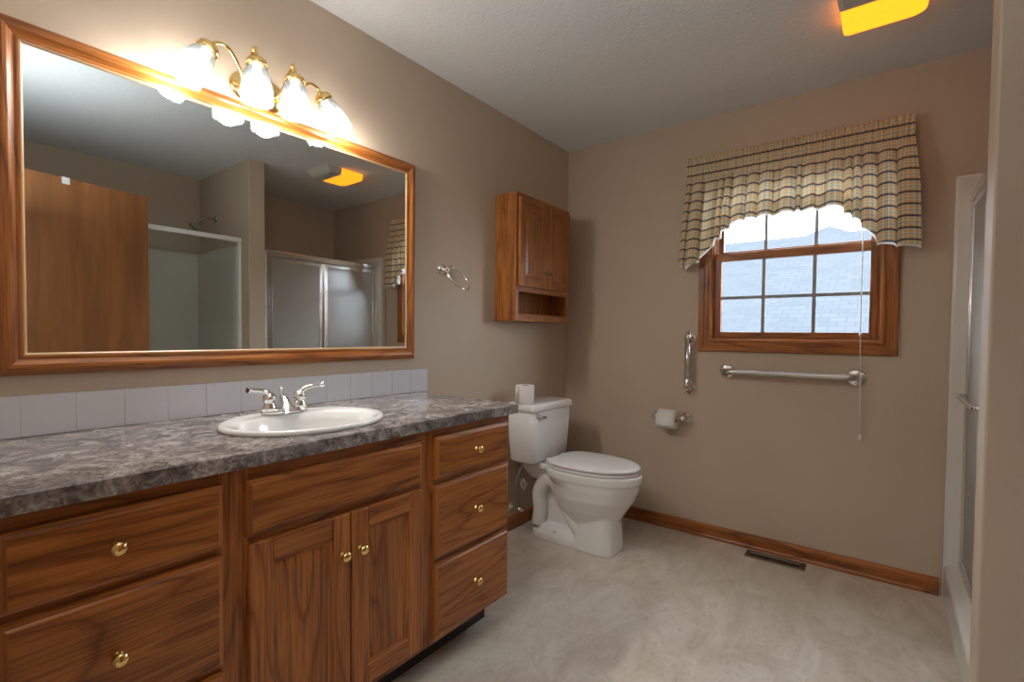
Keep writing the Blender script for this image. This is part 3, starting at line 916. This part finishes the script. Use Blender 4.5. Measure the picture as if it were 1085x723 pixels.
# paper rolls
rl = thing('toilet_paper_roll', 'white toilet paper roll standing on the toilet tank lid', 'toilet paper', (0.13, 2.285, 0.7825))
zt = 0.7825
mb = MB()
mb.lathe([(0.021, 0.0), (0.052, 0.0), (0.054, 0.003), (0.054, 0.099), (0.052, 0.102), (0.021, 0.102)], (0.13, 2.285, zt), n=48, caps=False)
mb.build('paper', PAPER, rl)
MB().lathe([(0.021, 0.001), (0.021, 0.101), (0.0195, 0.101), (0.0195, 0.001)], (0.13, 2.285, zt), caps=False).build('core', CARD, rl)
mb = MB()   # loose end of the sheet
mb.loft([[(0.13 - 0.054 * math.cos(a) - d * 0.3, 2.285 - 0.0545 * math.sin(a) - d, zt + zz) for (a, d) in ((0.6, 0.0), (0.9, 0.001), (1.2, 0.003), (1.4, 0.008), (1.6, 0.016))] for zz in (0.004, 0.05, 0.085)], False, False, False)
le = mb.build('loose_sheet', PAPER, rl)
so = le.modifiers.new('Solidify', 'SOLIDIFY'); so.thickness = 0.001

hp = thing('toilet_paper_holder', 'chrome toilet paper holder on the window wall', 'holder', (0.75, D, 0.69))
HZ = 0.69
for xx in (0.672, 0.840):
    MB().lathe([(0.033, 0.0005), (0.033, 0.005), (0.027, 0.011), (0.015, 0.017), (0.0115, 0.03), (0.013, 0.05), (0.0175, 0.062), (0.0175, 0.076), (0.012, 0.084), (0.001, 0.086)], (xx, D, HZ), (0, -1, 0)).build('post', CHROME, hp)
MB().tube([(0.680, D - 0.068, HZ), (0.832, D - 0.068, HZ)], 0.0085).build('roller', BRASS, hp)
rl2 = thing('toilet_paper_roll', 'white toilet paper roll hanging on the wall holder', 'toilet paper', (0.748, D - 0.068, HZ))
mb = MB()
mb.lathe([(0.020, -0.052), (0.0565, -0.052), (0.057, -0.050), (0.057, 0.050), (0.0565, 0.052), (0.020, 0.052)], (0.748, D - 0.068, HZ - 0.010), (1, 0, 0), 48, False)
mb.build('paper', PAPER, rl2)
MB().lathe([(0.020, -0.0495), (0.020, 0.0495), (0.0186, 0.0495), (0.0186, -0.0495)], (0.748, D - 0.068, HZ - 0.010), (1, 0, 0), 32, False).build('core', CARD, rl2)
mb = MB()
pp = [(0.742 - 0.05, 0, 0)]
arc = [(D - 0.068 - 0.0577 * math.cos(a), HZ - 0.010 + 0.0577 * math.sin(a)) for a in (1.2, 0.8, 0.4, 0.0)] + [(D - 0.1257, HZ - 0.034), (D - 0.1255, HZ - 0.048)]
mb.loft([[(x, yy, zz) for (yy, zz) in arc] for x in (0.697, 0.799)], False, False, False)
le = mb.build('loose_sheet', PAPER, rl2)
so = le.modifiers.new('Solidify', 'SOLIDIFY'); so.thickness = 0.0008

# ------------------------------------------------------------------ grab bars
gv = thing('grab_bar', 'short vertical chrome grab bar with diamond flanges left of the window', 'grab bar', (0.854, D, 1.02))
for zz in (1.165, 0.870):
    mb = MB()
    mb.loft([[(0.854 + k * a, D - h, zz + k * b) for a, b in ((0.040, 0), (0.004, 0.042), (-0.004, 0.042), (-0.040, 0), (-0.004, -0.042), (0.004, -0.042))] for k, h in ((1, 0.0005), (1, 0.004), (0.86, 0.007), (0.35, 0.009))], smooth=False)
    mb.lathe([(0.018, 0.006), (0.014, 0.012), (0.0115, 0.03), (0.0115, 0.046)], (0.854, D, zz), (0, -1, 0))
    fl = mb.build("flange", CHROME, gv)
    for sx_, sz_ in ((0.024, 0), (-0.024, 0), (0, 0.026), (0, -0.026)):
        MB().sphere((0.854 + sx_, D - 0.0062, zz + sz_), 0.004, (1, 0.5, 1), 10).build('screw', STEEL, fl)
mb = MB()
mb.tube([(0.854, D - 0.052, 0.868), (0.854, D - 0.052, 1.168)], 0.0155)
mb.build('bar', STEEL, gv)
MB().lathe([(0.010, -0.012), (0.0175, -0.006), (0.0185, 0.0), (0.0185, 0.055), (0.0158, 0.058)], (0.854, D - 0.052, 0.868)).build('sleeve', CHROME, gv)
MB().lathe([(0.0158, -0.02), (0.0185, -0.017), (0.0185, 0.022), (0.0150, 0.032), (0.006, 0.038), (0.0045, 0.050), (0.0008, 0.053)], (0.854, D - 0.052, 1.155)).build('end_cap', CHROME, gv)
gh = thing('grab_bar', 'long horizontal chrome grab bar with round flanges under the window', 'grab bar', (1.36, D, 0.98))
GZ = 0.979
for xx in (1.062, 1.660):
    mb = MB()
    mb.lathe([(0.041, 0.0005), (0.041, 0.006), (0.036, 0.011), (0.022, 0.014), (0.001, 0.014)], (xx, D, GZ), (0, -1, 0), 40)
    fl = mb.build('flange', CHROME, gh)
    for k in range(3):
        a = 0.5 + 2 * math.pi * k / 3
        MB().sphere((xx + 0.030 * math.cos(a), D - 0.0125, GZ + 0.030 * math.sin(a)), 0.0045, (1, 0.5, 1), 10).build('screw', STEEL, fl)
MB().tube(smoothpath([(1.062, D - 0.010, GZ), (1.064, D - 0.032, GZ), (1.084, D - 0.052, GZ), (1.14, D - 0.056, GZ), (1.36, D - 0.056, GZ), (1.58, D - 0.056, GZ), (1.638, D - 0.052, GZ), (1.658, D - 0.032, GZ), (1.660, D - 0.010, GZ)], 8), 0.0158, 20).build('bar', STEEL, gh)

# ------------------------------------------------------------------ valance
def valance():
    xs_t = (0.836, 1.856); xs_b = (0.800, 1.872)
    prof = [(0.0, 1.600), (0.03, 1.562), (0.065, 1.575), (0.13, 1.640), (0.19, 1.712), (0.23, 1.758), (0.25, 1.790), (0.30, 1.806), (0.40, 1.814), (0.62, 1.820), (0.735, 1.815), (0.755, 1.775), (0.80, 1.735), (0.835, 1.680), (0.86, 1.630), (0.90, 1.612), (0.96, 1.600), (1.0, 1.590)]
    def zb(u):
        for (a, za), (b, zz) in zip(prof, prof[1:]):
            if u <= b:
                return za + (zz - za) * (u - a) / (b - a)
        return prof[-1][1]
    rnd = random.Random(3)
    cent = []
    u = 0.0
    while u < 1.0:
        cent.append(u); u += rnd.choice((0.026, 0.034, 0.042, 0.058, 0.07))
    amps = [rnd.uniform(0.55, 1.0) for _ in cent]
    def fold(u):
        for i in range(len(cent)):
            b = cent[i + 1] if i + 1 < len(cent) else 1.02
            if cent[i] <= u < b:
                return abs(math.sin(math.pi * (u - cent[i]) / (b - cent[i]))) ** 0.75 * amps[i]
        return 0
    NU, NV = 640, 60
    def seg(u):
        for i in range(len(cent)):
            b = cent[i + 1] if i + 1 < len(cent) else 1.03
            if cent[i] <= u < b:
                return (u - cent[i]) / (b - cent[i]), b - cent[i], amps[i]
        return 0, 0.03, 0.5
    def grid(off, extra):
        V = []
        for j in range(NV + 1):
            v = j / NV
            row = []
            for i in range(NU + 1):
                u = i / NU
                b = zb(u) - extra
                z = 2.196 + (b - 2.196) * v
                x = xs_t[0] + (xs_t[1] - xs_t[0]) * u
                xb = xs_b[0] + (xs_b[1] - xs_b[0]) * u
                k = max(0, (2.10 - z) / 0.5)
                x += (xb - x) * min(1, k)
                sh_ = 0.003 * math.sin(u * 330 + 1.5 * math.sin(u * 41)) + 0.002 * math.sin(u * 131)
                if z > 2.170:        # ruffled heading
                    d = 0.016 + 0.010 * math.sin(u * 300 + 2 * math.sin(u * 37)) * (z - 2.170) / 0.026
                    z += 0.004 * math.sin(u * 190 + math.sin(u * 51)) * (z - 2.170) / 0.026
                elif z > 2.105:      # rod pocket
                    t = (z - 2.105) / 0.065
                    d = 0.016 + 0.008 * math.sin(math.pi * t) + sh_
                else:
                    q = min(1, (2.105 - z) / 0.06)
                    g = min(1, (2.105 - z) / 0.22)
                    t, wd, am = seg(u)
                    # rounded pleat, its sides undercut
                    d = 0.014 + (0.018 + 0.034 * g) * am * (math.sin(math.pi * t) ** 0.8 if 0 < t < 1 else 0) * q + sh_ * (1 - q)
                    x -= 0.20 * wd * math.sin(2 * math.pi * t) * g * am
                    z -= 0.006 * g * math.sin(2 * math.pi * t + am * 9)
                row.append((x, D - 0.050 - d + off, z))
            V.append(row)
        return V
    def mesh(off, extra, name, mat, parent, first=0):
        G = grid(off, extra)
        # cloth length along a mid row, so the plaid is squeezed in the pleat sides
        mid = G[NV // 2]
        arc = [0.0]
        for p, q in zip(mid, mid[1:]):
            arc.append(arc[-1] + (Vector(q) - Vector(p)).length)
        bm = bmesh.new()
        uvl = bm.loops.layers.uv.new('UVMap')
        vs = [[bm.verts.new(p) for p in r] for r in G[first:]]
        for j in range(NV - first):
            for i in range(NU):
                f = bm.faces.new([vs[j][i], vs[j + 1][i], vs[j + 1][i + 1], vs[j][i + 1]])
                f.smooth = True
                for lp, (jj, ii) in zip(f.loops, ((j, i), (j + 1, i), (j + 1, i + 1), (j, i + 1))):
                    b_ = zb(ii / NU) - extra
                    lp[uvl].uv = (arc[ii], (2.196 - b_) * (jj + first) / NV)
        bmesh.ops.translate(bm, verts=bm.verts, vec=-Vector(parent['_base']))
        me = bpy.data.meshes.new(name); bm.to_mesh(me); bm.free()
        me.materials.append(mat)
        o = bpy.data.objects.new(name, me); C.objects.link(o); o.parent = parent
        return o
    va = thing('window_valance', 'gathered plaid valance with navy stripes over the window', 'curtain', (1.345, D - 0.05, 1.56))
    mesh(0.0, 0.0, 'plaid_fabric', PLAID, va)
    mesh(0.006, 0.008, 'lining', LINING, va, 48)
    # rod inside the pocket with its wall brackets
    rd = MB()
    rd.box(0.846, 1.846, D - 0.058, D - 0.052, 2.125, 2.155)
    rd.box(0.846, 0.851, D - 0.053, D - 0.0005, 2.125, 2.155); rd.box(1.841, 1.846, D - 0.053, D - 0.0005, 2.125, 2.155)
    rodt = rd.build('curtain_rod', WHITEP)
    tag(rodt, 'flat white curtain rod inside the top of the plaid valance', 'curtain rod')
valance()

# blind cord
bc = thing('blind_cord', 'thin clear pull cord hanging down over the window right side', 'cord', (1.68, D - 0.03, 0.68))
mb = MB()
mb.tube([(1.672, D - 0.030, 2.10), (1.674, D - 0.030, 1.2), (1.684, D - 0.030, 0.70)], 0.0022, 8)
mb.build('cord', CLEARP, bc)
MB().lathe([(0.002, 0.022), (0.006, 0.016), (0.0095, 0.0), (0.008, -0.006), (0.002, -0.008)], (1.6845, D - 0.030, 0.682)).build('tassel', CLEARP, bc)
MB().lathe([(0.002, 0.010), (0.006, 0.006), (0.007, -0.006), (0.002, -0.010)], (1.674, D - 0.030, 1.192)).build('connector', CLEARP, bc)

# ------------------------------------------------------------------ floor register
fr_ = thing('floor_register', 'bronze metal floor register beside the baseboard under the window', 'vent', (1.335, 2.872, 0))
rx0, rx1, ry0, ry1 = 1.195, 1.478, 2.822, 2.918
mb = MB()
ring = lambda i, zz: [(rx0 + i, ry0 + i, zz), (rx1 - i, ry0 + i, zz), (rx1 - i, ry1 - i, zz), (rx0 + i, ry1 - i, zz)]
def ring2(ix, iy, zz): return [(rx0 + ix, ry0 + iy, zz), (rx1 - ix, ry0 + iy, zz), (rx1 - ix, ry1 - iy, zz), (rx0 + ix, ry1 - iy, zz)]
mb.loft([ring2(0, 0, 0.0005), ring2(0.004, 0.004, 0.006), ring2(0.024, 0.026, 0.007), ring2(0.027, 0.029, 0.002), ring2(0.027, 0.029, 0.0005)], False, False, smooth=False)
mb.build('frame', REG, fr_)
MB().box(rx0 + 0.027, rx1 - 0.027, ry0 + 0.029, ry1 - 0.029, 0.0004, 0.0012).build('duct_shade', DARK, fr_)  # near-black plate: shade of the duct opening put into its colour
mb = MB()
nx = 22
for k in range(1, nx):
    x = rx0 + 0.027 + (rx1 - rx0 - 0.054) * k / nx
    mb.box(x - 0.0009, x + 0.0009, ry0 + 0.029, ry1 - 0.029, 0.0012, 0.0040)
mb.box(rx0 + 0.027, rx1 - 0.027, 2.8692, 2.8708, 0.0012, 0.0042)
mb.build('grille', REG, fr_)

# ------------------------------------------------------------------ ceiling fan light
cl = thing('ceiling_light', 'ceiling exhaust fan light with glowing amber lens near the window', 'ceiling light', (1.735, 2.26, H))
x0, x1 = 1.605, 1.866
yl0, yl1 = 2.215, 2.412
zb_ = 2.385
mb = MB()
rings = []
N = 10
def lensring(i, z):
    r = 0.035
    pts = []
    a0, a1, b0, b1 = x0 + i, x1 - i, yl0, yl1 - i
    pts += [(a0, b0, z), (a1, b0, z)]
    for k in range(N + 1):
        a = math.pi / 2 * k / N
        pts.append((a1 - r + r * math.cos(a), b1 - r + r * math.sin(a), z))
    rr = 0.008
    for k in range(4):
        a = math.pi / 2 + math.pi / 2 * k / 3
        pts.append((a0 + rr + rr * math.cos(a), b1 - rr + rr * math.sin(a), z))
    return pts
mb.loft([lensring(0, H - 0.001), lensring(0, zb_ + 0.022), lensring(0.004, zb_ + 0.008), lensring(0.014, zb_)])
mb.build('lens', AMB, cl)
mb = MB()
mb.loft([[(x0 - 0.01, 2.085, H - 0.0005), (x1 + 0.01, 2.085, H - 0.0005), (x1 + 0.01, yl0 - 0.001, H - 0.0005), (x0 - 0.01, yl0 - 0.001, H - 0.0005)],
         [(x0, 2.12, zb_ + 0.01), (x1, 2.12, zb_ + 0.01), (x1, yl0 - 0.001, zb_ + 0.002), (x0, yl0 - 0.001, zb_ + 0.002)]], smooth=False)
hz = mb.build('housing', GREYP, cl)
mb = MB()
for k in range(9):
    y = 2.128 + k * 0.009
    mb.box(x0 + 0.015, x1 - 0.015, y, y + 0.003, zb_ - 0.002, zb_ + 0.009)
mb.build('grille_slats', GREYP, hz)

# ------------------------------------------------------------------ shower beside the window
st = thing('shower_stall', 'white fiberglass shower with chrome framed sliding doors beside the window wall', 'shower', (2.4, 2.38, 0))
SX0 = 2.0
mb = MB()
mb.box(SX0, W - 0.002, D - 0.055, D - 0.001, 0.0, 1.89, 0.012, 3)
mb.box(SX0 + 0.03, W - 0.002, YP2 + 0.001, YP2 + 0.045, 0.0, 1.80, 0.012, 3)
mb.box(W - 0.05, W - 0.002, YP2 + 0.02, D - 0.03, 0.0, 1.89, 0.012, 3)
mb.build('surround', FIBER, st)
mb = MB()
mb.box(SX0 + 0.002, SX0 + 0.12, YP2 + 0.03, D - 0.04, 0.0, 0.165, 0.02, 4)
mb.box(SX0 + 0.08, W - 0.03, YP2 + 0.03, D - 0.04, 0.0, 0.05)
mb.build('shower_pan', FIBER, st)
ya, yb = YP2 + 0.046, D - 0.056
MB().box(2.050, 2.092, ya, yb, 1.765, 1.810, 0.006).build('header', ALU, st)
MB().box(2.050, 2.092, ya, yb, 0.1655, 0.192, 0.004).build('bottom_track', ALU, st)
for (a, b) in ((ya, ya + 0.024), (yb - 0.024, yb)):
    MB().box(2.052, 2.090, a, b, 0.192, 1.765, 0.003).build('jamb', ALU, st)
def sliding(x, y0, y1):
    z0, z1 = 0.195, 1.762
    p = MB().box(x - 0.0025, x + 0.0025, y0 + 0.004, y1 - 0.004, z0 + 0.01, z1 - 0.01).build('glass_panel', OBSC, st)
    f = MB()
    f.box(x - 0.008, x + 0.008, y0, y0 + 0.032, z0, z1, 0.003); f.box(x - 0.008, x + 0.008, y1 - 0.032, y1, z0, z1, 0.003)
    f.box(x - 0.008, x + 0.008, y0 + 0.032, y1 - 0.032, z0, z0 + 0.025, 0.003); f.box(x - 0.008, x + 0.008, y0 + 0.032, y1 - 0.032, z1 - 0.03, z1, 0.003)
    f.build('panel_frame', ALU, p)
    return p
p1 = sliding(2.062, 2.352, yb - 0.025)
p2 = sliding(2.081, ya + 0.025, 2.350)
mb = MB()
mb.tube(smoothpath([(2.054, 2.36, 0.93), (2.030, 2.362, 0.93), (2.022, 2.38, 0.93), (2.020, 2.60, 0.93), (2.022, 2.83, 0.93), (2.030, 2.85, 0.93), (2.054, 2.852, 0.93)], 6), 0.008, 12)
mb.build('towel_bar', CHROME, p1)

# shower beside the open door (seen in the mirror)
s2 = thing('shower_stall', 'white shower with clear glass and white top rail reflected beside the open door', 'shower', (2.46, 0.9, 0))
SX2 = 2.075
mb = MB()
mb.box(SX2 + 0.06, W - 0.002, YP1 - 0.022, YP1 - 0.001, 0.0, 1.822, 0.010, 3)
mb.box(SX2, W - 0.002, Y0 + 0.001, Y0 + 0.042, 0.0, 1.822, 0.010, 3)
mb.box(W - 0.022, W - 0.002, Y0 + 0.02, YP1 - 0.02, 0.0, 1.822, 0.008, 3)
mb.build('surround', FIBER, s2)
mb = MB()
mb.box(SX2 + 0.002, SX2 + 0.10, Y0 + 0.03, YP1 - 0.03, 0.0, 0.13, 0.02, 4)
mb.box(SX2 + 0.08, W - 0.02, Y0 + 0.03, YP1 - 0.03, 0.0, 0.05)
mb.build('shower_pan', FIBER, s2)
ya2, yb2 = Y0 + 0.043, YP1 - 0.002
MB().box(2.085, 2.125, ya2, yb2, 1.842, 1.874, 0.004).build('top_rail', WHITEP, s2)
MB().box(2.088, 2.122, yb2 - 0.020, yb2, 0.1305, 1.842, 0.003).build('jamb', WHITEP, s2)
MB().box(2.088, 2.122, ya2, ya2 + 0.020, 0.1305, 1.842, 0.003).build('jamb', WHITEP, s2)
MB().box(2.100, 2.106, ya2 + 0.021, yb2 - 0.021, 0.131, 1.841).build('glass_panel', CLEARG, s2)
sh = MB().lathe([(0.010, 0.0), (0.016, 0.014), (0.014, 0.026), (0.022, 0.040), (0.042, 0.058), (0.043, 0.066), (0.036, 0.068)], (2.53, YP1 - 0.120, 2.030), (0, -0.62, -0.78)).build('shower_head', STEEL, s2)
MB().lathe([(0.030, 0.0005), (0.030, 0.003), (0.022, 0.008), (0.011, 0.012)], (2.53, YP1, 2.072), (0, -1, 0)).build('escutcheon', STEEL, sh)
MB().tube(smoothpath([(2.53, YP1 - 0.008, 2.072), (2.53, YP1 - 0.05, 2.073), (2.53, YP1 - 0.10, 2.055), (2.53, YP1 - 0.126, 2.024)], 6), 0.0105, 12).build('shower_arm', STEEL, sh)

# ------------------------------------------------------------------ open door (seen in the mirror)
dr = bpy.data.objects.new('door_1', None); C.objects.link(dr)
P0 = Vector((1.806, Y0 + 0.012, 0)); P1 = Vector((2.021, 1.093, 0))
dd = (P1 - P0); DL = dd.length
dr.location = P0; dr.rotation_euler = (0, 0, math.atan2(dd.y, dd.x))
dr['_base'] = [0, 0, 0]
dr['kind'] = 'structure'; dr['category'] = 'door'; dr['label'] = 'brown birch veneer door standing open'
MB().box(0, DL, -0.035, 0, 0.012, 2.03, 0.002).build('slab', BIRCH, dr)
for sg, yy in ((1, 0.0), (-1, -0.035)):
    MB().lathe([(0.030, 0.0005), (0.030, 0.004), (0.014, 0.010), (0.011, 0.03), (0.024, 0.042), (0.027, 0.055), (0.018, 0.066), (0.001, 0.068)], (DL - 0.07, yy, 0.95), (0, sg, 0)).build('door_knob', BRASS, dr)
hk = thing('door_hook', 'small white over the door hook on the brown door', 'hook', (0, 0, 0))
mb = MB()
hx = 0.585 / 1.0
mb.box(hx, hx + 0.035, -0.0372, 0.0022, 2.0305, 2.0325); mb.box(hx, hx + 0.035, 0.0004, 0.0024, 1.995, 2.0305); mb.box(hx, hx + 0.035, -0.0374, -0.0354, 2.0, 2.0305)
ho = mb.build('clip', WHITEP, hk)
hk.location = dr.location; hk.rotation_euler = dr.rotation_euler

for o in bpy.data.objects:
    if '_base' in o: del o['_base']
